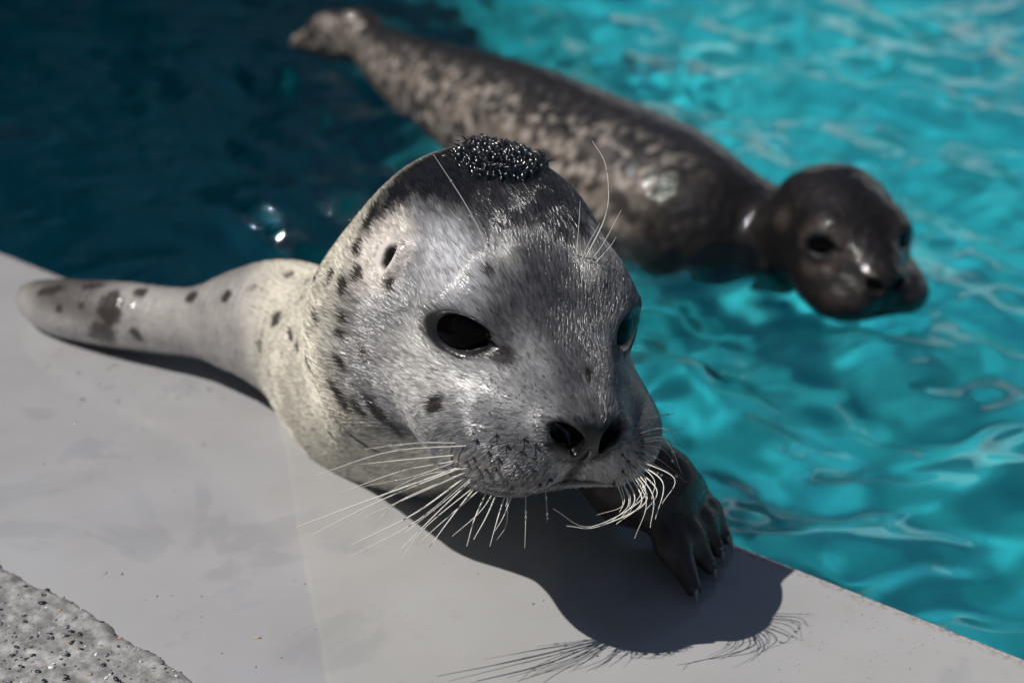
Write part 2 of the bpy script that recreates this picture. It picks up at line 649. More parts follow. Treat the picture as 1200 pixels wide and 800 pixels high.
def axis(*knots):
    """grid coordinates: axis(start, (end, step), (end, step) ...), steps blending"""
    x = [knots[0]]
    for end, h in knots[1:]:
        n = max(1, int(round((end - x[-1]) / h)))
        x += list(np.linspace(x[-1], end, n + 1)[1:])
    while len(x) % 16:
        x.append(x[-1] + (x[-1] - x[-2]))
    return np.array(x, np.float32)


def surface_nets(sdf, X, Y, Z, B=16):
    ax3 = (X, Y, Z)
    n = [len(a) // B for a in ax3]
    c3 = [(a.reshape(-1, B)[:, 0] + a.reshape(-1, B)[:, -1]) / 2 for a in ax3]
    e3 = [(a.reshape(-1, B)[:, -1] - a.reshape(-1, B)[:, 0]) * (B / (B - 1)) for a in ax3]
    cen = np.stack(np.meshgrid(*c3, indexing='ij'), -1).reshape(-1, 3)
    ext = np.linalg.norm(np.stack(np.meshgrid(*e3, indexing='ij'), -1).reshape(-1, 3), axis=1)
    blk = np.stack(np.meshgrid(*[np.arange(k) for k in n], indexing='ij'), -1).reshape(-1, 3)
    dc = sdf(cen)
    near = np.abs(dc) < ext * 0.72
    D = np.repeat(np.repeat(np.repeat(dc.reshape(n).astype(np.float32), B, 0), B, 1), B, 2)
    o = np.arange(B)
    off = np.stack(np.meshgrid(o, o, o, indexing='ij'), -1).reshape(-1, 3)
    nb = blk[near]
    for c in range(0, len(nb), 256):
        q = nb[c:c + 256]
        idx = (q[:, None, :] * B + off[None]).reshape(-1, 3)
        D[idx[:, 0], idx[:, 1], idx[:, 2]] = sdf(np.stack([ax3[k][idx[:, k]] for k in range(3)], 1))
    S = D < 0
    sh = np.array(S.shape)
    vid, pts, quads = [], [], []
    stride = np.array([sh[1] * sh[2], sh[2], 1])
    for ax in range(3):
        sl0 = [slice(None)] * 3
        sl1 = [slice(None)] * 3
        sl0[ax] = slice(0, -1)
        sl1[ax] = slice(1, None)
        E = np.argwhere(S[tuple(sl0)] != S[tuple(sl1)])
        ok = (E > 0).all(1) & (E < sh - 2).all(1)
        E = E[ok]
        d0 = D[E[:, 0], E[:, 1], E[:, 2]]
        E1 = E.copy()
        E1[:, ax] += 1
        d1 = D[E1[:, 0], E1[:, 1], E1[:, 2]]
        t = d0 / (d0 - d1)
        p = np.stack([ax3[k][E[:, k]] for k in range(3)], 1).astype(np.float64)
        p[:, ax] += t * (ax3[ax][E1[:, ax]] - ax3[ax][E[:, ax]])
        u, v = (ax + 1) % 3, (ax + 2) % 3
        cells = []
        for du, dv in ((0, 0), (-1, 0), (-1, -1), (0, -1)):
            c = E.copy()
            c[:, u] += du
            c[:, v] += dv
            cells.append(c @ stride)
        cells = np.stack(cells, 1)
        flip = d0 > 0
        cells[flip] = cells[flip][:, ::-1]
        quads.append(cells)
        for k in range(4):
            vid.append(cells[:, k])
            pts.append(p)
    vid = np.concatenate(vid)
    pts = np.concatenate(pts)
    Q = np.concatenate(quads)
    u, inv = np.unique(vid, return_inverse=True)
    cnt = np.bincount(inv)
    V = np.stack([np.bincount(inv, pts[:, k]) / cnt for k in range(3)], 1)
    F = np.searchsorted(u, Q)
    for _ in range(2):
        d = sdf(V)
        g = sdf.grad(V)
        g2 = np.maximum((g * g).sum(1), 0.2)
        V = V - g * np.clip(d / g2, -0.002, 0.002)[:, None] * 0.95
    return V, F


def pose(yaw, pit, rol):
    yaw, pit, rol = map(math.radians, (yaw, pit, rol))
    F = np.array([math.sin(yaw), -math.cos(yaw), 0])
    R = np.array([math.cos(yaw), math.sin(yaw), 0])
    U = np.array([0, 0, 1.])
    F, U = F * math.cos(pit) - U * math.sin(pit), U * math.cos(pit) + F * math.sin(pit)
    R, U = R * math.cos(rol) - U * math.sin(rol), U * math.cos(rol) + R * math.sin(rol)
    return np.array([R, F, U])                      # rows: right, forward, up (head axes in the world)


EYE_R = 2.5


def add_head(S, C, M, s):
    """seal head: local axes right / forward / up in centimetres, scaled by s, at C"""
    def E(c, r, k, rot=None, op='u'):
        Rl = np.eye(3) if rot is None else rot
        S.ell(C + s * (np.asarray(c) @ M), np.asarray(r) * s, k * s, Rl @ M, op)

    n_before = len(S.prims)

    def rx(a):
        a = math.radians(a)
        return np.array([[1, 0, 0], [0, math.cos(a), math.sin(a)], [0, -math.sin(a), math.cos(a)]])
    E((0, -2.6, -0.3), (7.75, 8.8, 7.75), 2.0)
    E((0, 3.2, -0.6), (5.7, 5.9, 5.6), 3.0)
    E((0, 6.5, -3.0), (4.4, 5.6, 4.1), 3.0)
    E((0, 9.6, -2.3), (2.6, 3.9, 2.6), 2.4, rx(-20))
    for sx in (-1, 1):
        E((sx * 2.8, 10.4, -4.95), (3.0, 3.05, 2.5), 1.2)
        E((sx * 4.4, 8.1, -5.0), (2.7, 3.1, 2.45), 2.2)
        E((sx * 3.6, 4.8, 1.7), (1.9, 2.2, 1.6), 2.6)
        E((sx * 4.2, 3.4, -4.6), (2.6, 3.8, 2.8), 3.0)
    E((0, 12.3, -2.9), (2.5, 1.5, 1.6), 1.0)
    E((0, 8.0, -6.45), (2.9, 3.8, 1.5), 1.4)
    # sockets: the eyeballs sit just under the skin of the head built so far
    if not EYE_C:
        for sx in (-1, 1):
            o = np.array([sx * 1.5, 2.2, -0.2])
            d = eye_dir(sx)
            ts = np.linspace(2, 9, 1400)
            W = C + s * ((o + d * ts[:, None]) @ M)
            f = S.run(W.astype(np.float32), S.prims[n_before:])
            k = int(np.argmax(f > 0))
            EYE_C[sx] = o + d * (ts[k] - EYE_R + 0.12)
    for sx in (-1, 1):
        d = eye_dir(sx)
        c = eye_centre(sx)
        t, u = eye_axes(sx)
        rot = np.array([t, d, u])
        E(c + d * (EYE_R - 1.15) + u * 0.1, (2.35, 1.2, 1.45), 1.5, rot)
        E(c + d * (EYE_R + 0.05), (1.92, 0.75, 1.0), 0.55, rot, 's')
        E(c + d * (EYE_R - 0.15) + t * 1.9 - u * 0.3, (0.7, 0.5, 0.28), 0.4, rot, 's')
        # nostril: a slanted comma
        a = math.radians(28) * sx
        rot = np.array([[math.cos(a), 0, math.sin(a)], [0, 1, 0], [-math.sin(a), 0, math.cos(a)]])
        E((sx * 1.45, 13.5, -2.7), (0.98, 1.5, 0.6), 0.3, rot, 's')
        E((sx * 0.85, 13.6, -3.2), (0.3, 1.1, 0.65), 0.25, None, 's')
    # philtrum and mouth
    E((0, 13.5, -4.9), (0.13, 0.9, 1.3), 0.35, None, 's')
    for sx in (-1, 1):
        a = math.radians(-24) * sx
        rot = np.array([[math.cos(a), math.sin(a), 0], [-math.sin(a), math.cos(a), 0], [0, 0, 1]])
        E((sx * 2.0, 10.9, -6.55), (2.6, 2.2, 0.16), 0.4, rot, 's')


def eye_axes(sx):
    """towards the nose (and a little down), and up, along the lid opening"""
    d = eye_dir(sx)
    t = unit(unit(np.cross((0, 0, 1), d) * sx) + np.array([0, 0, -0.03]))
    t = unit(t - d * (t @ d))
    u = np.cross(t, d)
    return t, (u if u[2] > 0 else -u)


def eye_dir(sx):
    return unit((-0.64, 0.76, 0.10) if sx < 0 else (0.56, 0.83, 0.10))


EYE_C = {}


def eye_centre(sx):
    return EYE_C[sx]


# ------------------------------------------------------------------ front seal: shape
HC = np.array([-0.0085, 0.79, 0.184])
HM = pose(24, 4, 7.5)
HS = 0.0099


def h2w(p):
    return HC + HS * (np.asarray(p, float) @ HM)


S1 = Sdf()
# torso rising out of the water and over the coping
S1.ell((-0.040, 1.045, -0.008), (0.122, 0.125, 0.105), 0.05)
S1.ell((-0.03, 1.13, -0.09), (0.125, 0.16, 0.12), 0.06)
S1.cone((-0.050, 0.818, 0.142), (-0.062, 1.02, -0.004), 0.081, 0.103, 0.08)   # neck
S1.ell((0.01, 0.95, 0.05), (0.075, 0.07, 0.058), 0.04)        # chest over the edge
add_head(S1, HC, HM, HS)
# left-hand fore flipper lying along the coping
fl_path = [at_d(345, 374, 1.10), at_d(285, 375, 1.13), at_d(215, 377, 1.165), at_d(140, 369, 1.20), at_d(75, 361, 1.24), at_d(38, 350, 1.27)]
fl_rad = [0.032, 0.029, 0.026, 0.0265, 0.0235, 0.014]
fl_p = bez(fl_path, 26)
fl_r = bez([(r, 0, 0) for r in fl_rad], 26)[:, 0]
for i in range(25):
    S1.cone(fl_p[i], fl_p[i + 1], fl_r[i], fl_r[i + 1], 0.02 if i < 3 else 0.006)
S1.cone(at_d(308, 380, 1.125), at_d(412, 418, 1.04), 0.029, 0.052, 0.055)
# right-hand fore flipper gripping the edge
wr = at_z(742, 560, 0.045)
pa = at_z(775, 575, 0.038)
S1.cone((0.04, 0.87, 0.06), wr, 0.034, 0.028, 0.03)
S1.cone(wr, pa, 0.028, 0.024, 0.015)
DIG = [((772, 590), (790, 640), (812, 688), 0.0105), ((785, 582), (808, 630), (832, 664), 0.0095), ((795, 575), (822, 612), (842, 645), 0.0088),
       ((803, 568), (830, 600), (851, 631), 0.0078)]
dig3 = []
for k, (a, b2, c, rr_) in enumerate(DIG):
    p0, p1, p2 = at_z(*a, 0.036 - 0.003 * k), at_z(*b2, 0.021), at_z(*c, 0.0085)
    dig3.append((p0, p1, p2, rr_))
    S1.cone(pa, p0, 0.02, rr_ * 1.3, 0.012)
    S1.cone(p0, p1, rr_ * 1.3, rr_ * 1.05, 0.008)
    S1.cone(p1, p2, rr_ * 1.05, rr_ * 0.5, 0.006)

hf = 0.00125


def trace(S, px, py):
    d = ray(px, py)
    d /= np.linalg.norm(d)
    t = 0.4
    for _ in range(120):
        f = float(S.run((CAMP + d * t)[None].astype(np.float32), S.prims)[0])
        t += f * 0.7
        if abs(f) < 2e-4 or t > 3:
            break
    p = CAMP + d * t
    g = S.grad(p[None])[0]
    return p, unit(g)


# ear: a small pit behind a raised pale rim
ear_p, ear_n = trace(S1, 456, 302)
_a = unit(np.cross(ear_n, HM[1]))
_b = np.cross(ear_n, _a)
ER = np.array([_a, _b, ear_n])
S1.ell(ear_p - ear_n * 0.002 + _b * 0.006 * (1 if _b @ HM[1] > 0 else -1), (0.0125, 0.0045, 0.006), 0.006, ER)
S1.ell(ear_p + ear_n * 0.002, (0.0085, 0.005, 0.0085), 0.004, ER, 's')
V1, F1 = surface_nets(S1, axis(-0.56, (-0.16, 2.2 * hf), (0.16, hf), (0.22, 2 * hf)), axis(0.60, (0.93, hf), (1.02, 1.6 * hf), (1.64, 4 * hf)),
                      axis(-0.32, (-0.06, 4 * hf), (0.0, 2 * hf), (0.31, hf)))
_fa = unit(fl_path[-1] - fl_path[0])
_t = (V1 - fl_path[0]) @ _fa
_w = sstep(-0.16, -0.20, V1[:, 0])
_g = S1.grad(V1)
_g /= np.linalg.norm(_g, axis=1)[:, None] + 1e-9
_fold = np.sin(_t * 2 * math.pi / 0.0085 + 5 * noise(V1, 40, 71)) * (0.3 + noise(V1, 60, 72)) * 0.00042 + (noise(V1, 230, 73) - 0.5) * 0.0007
V1 = V1 + _g * (_w * _fold)[:, None]
nrm1 = S1.grad(V1)
nrm1 /= np.linalg.norm(nrm1, axis=1)[:, None] + 1e-9
bvh1 = BVHTree.FromPolygons([tuple(v) for v in V1], [tuple(f) for f in F1.tolist()])


def hit(px, py):
    d = Vector(ray(px, py)).normalized()
    loc, n, i, dist = bvh1.ray_cast(Vector(CAMP), d)
    if loc is None:
        loc, n, i, dist = bvh1.find_nearest(Vector(at_d(px, py, 0.8)))
    return np.array(loc), np.array(n)


# ------------------------------------------------------------------ front seal: pelt colours
def blob(P, c, r, stretch=None, edge=0.35, seed=0, rough=0.35):
    X = P - c
    d2 = (X * X).sum(1)
    if stretch is not None:
        ax, f = stretch
        t = X @ ax
        d2 = d2 - t * t + (t / f) ** 2
    d = np.sqrt(np.maximum(d2, 0)) / r
    out = np.zeros(len(P))
    m = np.nonzero(d < 1 + edge + rough)[0]
    if len(m):
        Q = P[m]
        dm = d[m] + rough * (noise(Q, 260, seed) - 0.5) + 0.5 * rough * (noise(Q, 700, seed + 3) - 0.5)
        out[m] = 1 - sstep(1 - edge, 1 + edge, dm)
    return out


def mixv(c, w, col):
    return c * (1 - w[:, None]) + np.asarray(col)[None] * w[:, None]


def loc_head(P):
    return ((P - HC) @ HM.T) / HS


SPOTS = []      # filled once: (centre, radius, axis, stretch)


def pelt1(P):
    L = loc_head(P)
    n1 = fbm(P, 45, 1, 4)
    n2 = fbm(P, 190, 5, 3)
    pr, dep = project(P)
    c = np.tile(np.array([[0.62, 0.58, 0.49]]), (len(P), 1))
    c = c * (0.82 + 0.36 * n1)[:, None]
    # the head goes from cream at the neck to silver grey
    w = sstep(-5.5, 1.0, L[:, 1] + 0.25 * L[:, 2]) * sstep(-9.5, -5.5, L[:, 2] + 0.4 * L[:, 1])
    face = np.array([0.150, 0.148, 0.157]) * (0.45 + 1.1 * n1)[:, None]
    c = c * (1 - w[:, None]) + face * w[:, None]
    # dark saddle down the back
    back = sstep(0.055, 0.11, P[:, 2] - 0.10 + 0.25 * (P[:, 1] - 0.95)) * sstep(0.98, 1.10, P[:, 1])
    c = mixv(c, back * 0.8, (0.05, 0.05, 0.055))
    # crown
    score = L[:, 2] - 5.0 + 0.29 * np.maximum(np.abs(L[:, 0]) - 4.5, 0) ** 2 + 0.13 * np.maximum(-L[:, 1] - 1, 0)
    crown = sstep(-0.9, 0.5, score + 2.2 * (n1 - 0.5) + 1.5 * (n2 - 0.5)) * sstep(-7.5, -4.8, L[:, 1]) * sstep(1.2, 3.2, L[:, 2])
    c = mixv(c, crown * 0.985, (0.007, 0.007, 0.010))
    for args in PATCH:
        (p0, r, ax, st, col, k, edge, seed) = args
        c = mixv(c, blob(P, p0, r, (ax, st), edge, seed) * k, col)
    # pale muzzle pads and chin
    pad = sstep(9.0, 11.0, L[:, 1]) * sstep(-3.0, -4.4, L[:, 2] + 0.15 * np.abs(L[:, 0]))
    c = mixv(c, pad * 0.65, (0.37, 0.35, 0.335))
    # nose leather
    nose = blob(P, h2w((0, 13.0, -3.05)), 0.0145, (HM[0], 1.55), 0.18, 3, 0.25)
    c = mixv(c, nose, (0.005, 0.0045, 0.005))
    phil = (1 - sstep(0.18, 0.45, np.abs(L[:, 0]))) * sstep(-6.6, -6.2, L[:, 2]) * (1 - sstep(-3.9, -3.4, L[:, 2])) * sstep(11, 12, L[:, 1])
    c = mixv(c, phil * 0.85, (0.015, 0.013, 0.013))
    # lids
    for sx in (-1, 1):
        X = L - (eye_centre(sx) + eye_dir(sx) * EYE_R)
        d = eye_dir(sx)
        t, u = eye_axes(sx)
        a, bq, dd = X @ t, X @ u, X @ d
        e = np.sqrt((a / 2.3) ** 2 + ((bq + 0.03) / 1.38) ** 2 + (dd / 3.0) ** 2)
        c = mixv(c, 1 - sstep(0.86, 1.08, e + 0.12 * (n2 - 0.5)), (0.009, 0.008, 0.009))
        tear = np.sqrt(((a - 2.7) / 1.0) ** 2 + ((bq + 0.4) / 0.6) ** 2 + (dd / 2.5) ** 2)
        c = mixv(c, (1 - sstep(0.6, 1.2, tear + 0.6 * (n2 - 0.5))) * 0.85, (0.02, 0.016, 0.014))
    for (p0, r, ax, st, k) in SPOTS:
        c = mixv(c, blob(P, p0, r, (ax, st), 0.22, 2, 0.5) * k, (0.025, 0.02, 0.018))
    # flippers
    lf = sstep(-0.17, -0.21, P[:, 0])
    fc = np.array([0.30, 0.28, 0.265]) * (0.7 + 0.6 * fbm(P, 60, 8, 3))[:, None]
    c = c * (1 - lf[:, None]) + fc * lf[:, None]
    tipd = sstep(-0.31, -0.36, P[:, 0] ) * sstep(0.030, 0.05, P[:, 2] + 0.012 * n1)
    c = mixv(c, tipd * 0.8, (0.05, 0.042, 0.04))
    for (p0, r, ax, st, k) in FLSPOTS:
        c = mixv(c, blob(P, p0, r, (ax, st), 0.2, 4, 0.4) * k, (0.03, 0.022, 0.02))
    rf = sstep(0.015, 0.045, P[:, 0]) * sstep(0.092, 0.078, P[:, 2]) * sstep(0.95, 0.91, P[:, 1])
    rc = np.array([0.05, 0.042, 0.038]) * (0.5 + 1.0 * fbm(P, 90, 12, 3))[:, None]
    c = c * (1 - rf[:, None]) + rc * rf[:, None]
    return np.clip(c, 0.004, 0.8)


NOSE = h2w((0, 13.5, -3))


def flow(P, Nn):
    d = P - NOSE
    d = d / (np.linalg.norm(d, axis=1)[:, None] + 1e-9)
    L = loc_head(P)
    # the fur on the muzzle pads combs down and out
    pad = (sstep(8.5, 11.0, L[:, 1]) * sstep(-3.0, -4.5, L[:, 2]))[:, None]
    dn = (np.sign(L[:, :1]) * HM[0][None] * 0.8 - HM[2][None] * 0.8 - HM[1][None] * 0.5)
    d = d * (1 - pad) + dn * pad
    d = d - (d * Nn).sum(1)[:, None] * Nn
    return d / (np.linalg.norm(d, axis=1)[:, None] + 1e-9)


def patch(px, py, r, col, k=1.0, st=1.0, edge=0.5, seed=0, ax=None):
    p, n = hit(px, py)
    if ax is None:
        ax = flow(p[None], n[None])[0]
    PATCH.append((p, r, np.asarray(ax), st, col, k, edge, seed))


PATCH = []
# nose bridge and brow streaks, pale cheeks, ear surround
patch(655, 395, 0.018, (0.055, 0.055, 0.062), 0.8, 3.0, 0.7, 1)
patch(640, 325, 0.022, (0.045, 0.045, 0.052), 0.75, 2.4, 0.8, 2)
patch(600, 385, 0.010, (0.022, 0.021, 0.024), 0.9, 1.9, 0.7, 3)
patch(622, 410, 0.008, (0.26, 0.26, 0.265), 0.6, 2.6, 0.7, 3)
patch(700, 345, 0.011, (0.05, 0.05, 0.055), 0.7, 1.8, 0.7, 4)
patch(590, 345, 0.012, (0.09, 0.09, 0.095), 0.6, 1.6, 0.8, 4)
patch(525, 305, 0.018, (0.52, 0.52, 0.54), 0.75, 1.7, 0.8, 5)
patch(490, 365, 0.016, (0.36, 0.355, 0.35), 0.6, 1.5, 0.8, 5)
patch(490, 440, 0.022, (0.54, 0.525, 0.50), 0.8, 1.6, 0.8, 6)
patch(560, 447, 0.014, (0.46, 0.455, 0.45), 0.7, 1.8, 0.8, 7)
patch(565, 495, 0.015, (0.11, 0.11, 0.115), 0.6, 2.0, 0.8, 8)
patch(690, 310, 0.009, (0.40, 0.38, 0.36), 0.6, 1.4, 0.7, 9)
patch(592, 300, 0.008, (0.34, 0.33, 0.32), 0.5, 1.6, 0.7, 9)
patch(452, 300, 0.020, (0.66, 0.60, 0.55), 0.9, 1.35, 0.4, 10, HM[2])
patch(470, 268, 0.006, (0.55, 0.52, 0.48), 0.7, 1.5, 0.5, 11, HM[2])
PATCH.append((ear_p - ear_n * 0.003, 0.0062, HM[2], 1.5, (0.01, 0.008, 0.008), 1.0, 0.3, 12))
patch(600, 470, 0.012, (0.28, 0.28, 0.285), 0.5, 1.6, 0.8, 13)
patch(705, 470, 0.010, (0.13, 0.125, 0.13), 0.6, 2.2, 0.8, 14)


def spot(lst, px, py, r, st=1.5, k=0.95, ang=None):
    p, n = hit(px, py)
    if ang is None:
        ax = flow(p[None], n[None])[0]
    else:                                          # a direction seen in the photograph
        q, _ = hit(px + 6 * math.cos(math.radians(ang)), py + 6 * math.sin(math.radians(ang)))
        ax = unit(q - p)
    lst.append((p, r, ax, st, k))


SPOTS, FLSPOTS = [], []
for (px, py, r, st, ang) in [
    (403, 338, .0048, 1.7, 80), (420, 322, .0042, 1.5, 100), (458, 340, .0036, 1.9, 95), (405, 372, .0026, 1.8, 75), (371, 373, .0026, 2.4, 80),
    (404, 395, .003, 1.9, 65), (429, 415, .0035, 2.0, 62), (401, 424, .003, 2.2, 60), (401, 465, .0042, 2.9, 55), (425, 480, .0032, 2.4, 50),
    (444, 480, .0052, 2.3, 52), (511, 474, .0058, 1.15, 20), (362, 427, .003, 2.4, 65), (349, 408, .003, 2.3, 70), (341, 392, .003, 2.6, 70),
    (324, 374, .0068, 1.25, 20), (305, 405, .0044, 1.2, 80), (370, 325, .0028, 2.0, 100), (387, 325, .003, 2.2, 110), (360, 330, .0028, 2.0, 105),
    (341, 322, .0032, 1.5, 140), (293, 338, .0034, 1.8, 160), (265, 348, .0035, 1.7, 165), (420, 290, .004, 1.6, 90), (433, 262, .005, 1.4, 60),
    (392, 512, .0035, 2.0, 40), (428, 520, .005, 2.6, 30), (470, 505, .003, 2.4, 45), (353, 350, .002, 1.8, 90), (546, 420, .0014, 1.5, 10),
    (752, 410, .004, 1.6, 90), (756, 455, .003, 1.7, 90), (575, 320, .0025, 1.6, 80), (543, 442, .0016, 1.2, 0), (690, 440, .002, 2.0, 90)]:
    spot(SPOTS, px, py, r, st, 0.95, ang)
for (px, py, r, st, ang) in [(128, 360, .014, 1.25, 90), (120, 392, .012, 1.3, 0), (224, 348, .006, 1.6, 0), (165, 342, .006, 1.3, 60), (160, 392, .005, 1.5, 50),
                             (70, 362, .004, 1.2, 0), (95, 358, .003, 1.2, 0), (265, 347, .005, 1.5, 10), (60, 340, .006, 3.0, 175), (110, 335, .005, 2.5, 180)]:
    spot(FLSPOTS, px, py, r, st, 0.95, ang)

# ------------------------------------------------------------------ front seal: materials
m_pelt, nt, b, L = mat('wet_pelt')
att = N(nt, 'ShaderNodeAttribute', attribute_name='pelt')
L.new(att.outputs['Color'], b.inputs['Base Color'])
tc = N(nt, 'ShaderNodeTexCoord')
n1 = N(nt, 'ShaderNodeTexNoise', i_Scale=380.0, i_Detail=3.0)
L.new(tc.outputs['Object'], n1.inputs['Vector'])
wet = N(nt, 'ShaderNodeAttribute', attribute_name='wet')
L.new(wet.outputs['Fac'], b.inputs['Coat Weight'])
b.inputs['Roughness'].default_value = 0.4
b.inputs['Specular IOR Level'].default_value = 0.2
b.inputs['Coat Roughness'].default_value = 0.15
b.inputs['Coat IOR'].default_value = 1.45
bump = N(nt, 'ShaderNodeBump', i_Strength=0.35, i_Distance=0.0008)
L.new(n1.outputs[0], bump.inputs['Height'])
L.new(bump.outputs[0], b.inputs['Normal'])
L.new(bump.outputs[0], b.inputs['Coat Normal'])

m_fur, nt, b, L = mat('wet_fur')
att = N(nt, 'ShaderNodeAttribute', attribute_name='pelt')
L.new(att.outputs['Color'], b.inputs['Base Color'])
b.inputs['Roughness'].default_value = 0.16
b.inputs['Specular IOR Level'].default_value = 0.6

m_eye = plain('eye_dark', (0.0016, 0.0012, 0.0012), 0.02, 0.3, 0.0)
m_eye.node_tree.nodes['Principled BSDF'].inputs['IOR'].default_value = 1.22
m_whisk = plain('whisker_keratin', (0.66, 0.63, 0.57), 0.35, 0.5)
m_whiskd = plain('whisker_dark', (0.03, 0.025, 0.022), 0.3, 0.6)
m_claw = plain('claw_horn', (0.26, 0.23, 0.21), 0.3, 0.5)
m_drop, nt, b, L = mat('water_droplet')
b.inputs['Base Color'].default_value = (1, 1, 1, 1)
b.inputs['Roughness'].default_value = 0.03
b.inputs['IOR'].default_value = 1.333
b.inputs['Transmission Weight'].default_value = 1.0
m_drop.use_nodes = True

seal1 = thing('seal', 'spotted silver-grey seal pup resting its chest and flippers on the grey pool edge', 'seal', (0, 0, 0), 'seal pups at the pool')


def set_cols(me, cols, name='pelt'):
    a = me.attributes.new(name, 'FLOAT_COLOR', 'POINT')
    a.data.foreach_set('color', np.c_[cols, np.ones(len(cols))].astype(np.float32).ravel())


body_me = mesh('body', V1, F1)
cols1 = pelt1(V1)
_Lh = loc_head(V1)
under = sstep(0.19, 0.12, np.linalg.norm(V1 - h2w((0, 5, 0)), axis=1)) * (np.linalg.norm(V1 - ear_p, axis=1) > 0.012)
set_cols(body_me, cols1 * (1 - 0.2 * under)[:, None])      # shade between the wet clumps, painted into the skin below the fur
_L = loc_head(V1)
wetv = 0.25 + 0.75 * np.maximum(sstep(-0.17, -0.22, V1[:, 0]), blob(V1, h2w((0, 12.9, -2.95)), 0.021, None, 0.2, 3, 0.1) * 0.45)
for sx in (-1, 1):
    X = _L - (eye_centre(sx) + eye_dir(sx) * EYE_R)
    t, u = eye_axes(sx)
    wetv = np.maximum(wetv, 1 - sstep(0.9, 1.15, np.sqrt(((X @ t) / 2.4) ** 2 + ((X @ u) / 1.45) ** 2 + ((X @ eye_dir(sx)) / 3) ** 2)))
body_me.attributes.new('wet', 'FLOAT', 'POINT').data.foreach_set('value', wetv.astype(np.float32))
body1 = link('body', body_me, seal1, mat=m_pelt)
caustic(body1, recv=True)


def uvsphere(c, r, axis, nu=28, nv=18):
    axis = unit(axis)
    a = unit(np.cross(axis, (0.2, 0.1, 0.97)))
    b2 = np.cross(axis, a)
    V = []
    for i in range(nv + 1):
        th = math.pi * i / nv
        for j in range(nu):
            ph = 2 * math.pi * j / nu
            V.append(c + r * (math.cos(th) * axis + math.sin(th) * (math.cos(ph) * a + math.sin(ph) * b2)))
    I = np.arange((nv + 1) * nu).reshape(nv + 1, nu)
    F = np.stack([I[:-1], I[1:], np.roll(I, -1, 1)[1:], np.roll(I, -1, 1)[:-1]], -1).reshape(-1, 4)
    return np.array(V), F


for sx in (-1, 1):
    link('eye', mesh('eye', *uvsphere(h2w(eye_centre(sx)), EYE_R * HS, eye_dir(sx) @ HM)), seal1, mat=m_eye)

# claws
for (p0, p1, p2, rr_) in dig3:
    d = unit(p2 - p1)
    tip = p2 + d * 0.0075 + np.array([0, 0, -0.004])
    path = bez([p2 + d * 0.001 + np.array([0, 0, 0.003]), p2 + d * 0.005 + np.array([0, 0, 0.0012]), tip], 8)
    v, f_ = tube(path, np.linspace(0.0027, 0.0004, 8), 8)
    link('claw', mesh('claw', v, f_), seal1, mat=m_claw)


# ------------------------------------------------------------------ fur
def grow_fur(Vv, Ff, Nv, count, keep, length, radius, colf, flowf, lift=0.10, clump=0.85, npt=5, name='fur', parent=None, jit=0.08):
    tri = np.concatenate([Ff[:, [0, 1, 2]], Ff[:, [0, 2, 3]]])
    a, b2, c = Vv[tri[:, 0]], Vv[tri[:, 1]], Vv[tri[:, 2]]
    ar = 0.5 * np.linalg.norm(np.cross(b2 - a, c - a), axis=1)
    ar = ar * keep((a + b2 + c) / 3)
    t = rng.choice(len(tri), count, p=ar / ar.sum())
    u, v = rng.random(count), rng.random(count)
    fl = u + v > 1
    u[fl], v[fl] = 1 - u[fl], 1 - v[fl]
    w = 1 - u - v
    P = a[t] * w[:, None] + b2[t] * u[:, None] + c[t] * v[:, None]
    Nn = Nv[tri[t, 0]] * w[:, None] + Nv[tri[t, 1]] * u[:, None] + Nv[tri[t, 2]] * v[:, None]
    Nn /= np.linalg.norm(Nn, axis=1)[:, None] + 1e-9
    T = flowf(P, Nn)
    side = np.cross(Nn, T)
    ang = jit * rng.normal(size=count) + 0.5 * (fbm(P, 90, 31, 2) - 0.5)
    T = T * np.cos(ang)[:, None] + side * np.sin(ang)[:, None]
    ln = length(P) * rng.uniform(0.65, 1.25, count)
    lf = lift * rng.uniform(0.5, 1.5, count)
    s = np.linspace(0, 1, npt)
    pts = P[:, None, :] + ln[:, None, None] * (s[None, :, None] * T[:, None, :] + (lf[:, None] * (s - 0.62 * s * s)[None, :])[..., None] * Nn[:, None, :])
    # wet clumps: tips pull together towards a shared strand
    if clump > 0:
        cell = np.floor(P / 0.0021).astype(np.int64)
        key = (cell[:, 0] * 73856093) ^ (cell[:, 1] * 19349663) ^ (cell[:, 2] * 83492791)
        _, inv = np.unique(key, return_inverse=True)
        cnt = np.bincount(inv)
        tip = np.stack([np.bincount(inv, pts[:, -1, k]) / cnt for k in range(3)], 1)[inv]
        pull = (tip - pts[:, -1])
        pts = pts + clump * pull[:, None, :] * (s ** 1.6)[None, :, None]
        ctone = rng.uniform(0.5, 1.5, len(cnt))[inv]
    else:
        ctone = np.ones(count)
    col = colf(P) * (ctone * rng.uniform(0.8, 1.2, count))[:, None]
    hc = bpy.data.hair_curves.new(name)
    hc.add_curves([npt] * count)
    hc.attributes['position'].data.foreach_set('vector', pts.astype(np.float32).ravel())
    ra = radius * (1 - 0.8 * s ** 2)
    rat = hc.attributes.get('radius') or hc.attributes.new('radius', 'FLOAT', 'POINT')
    rat.data.foreach_set('value', np.tile(ra, count).astype(np.float32))
    ca = hc.attributes.new('pelt', 'FLOAT_COLOR', 'CURVE')
    ca.data.foreach_set('color', np.c_[np.clip(col, 0.002, 0.9), np.ones(count)].astype(np.float32).ravel())
    hc.materials.append(m_fur)
    o = link(name, hc, parent, kind='stuff')
    return o


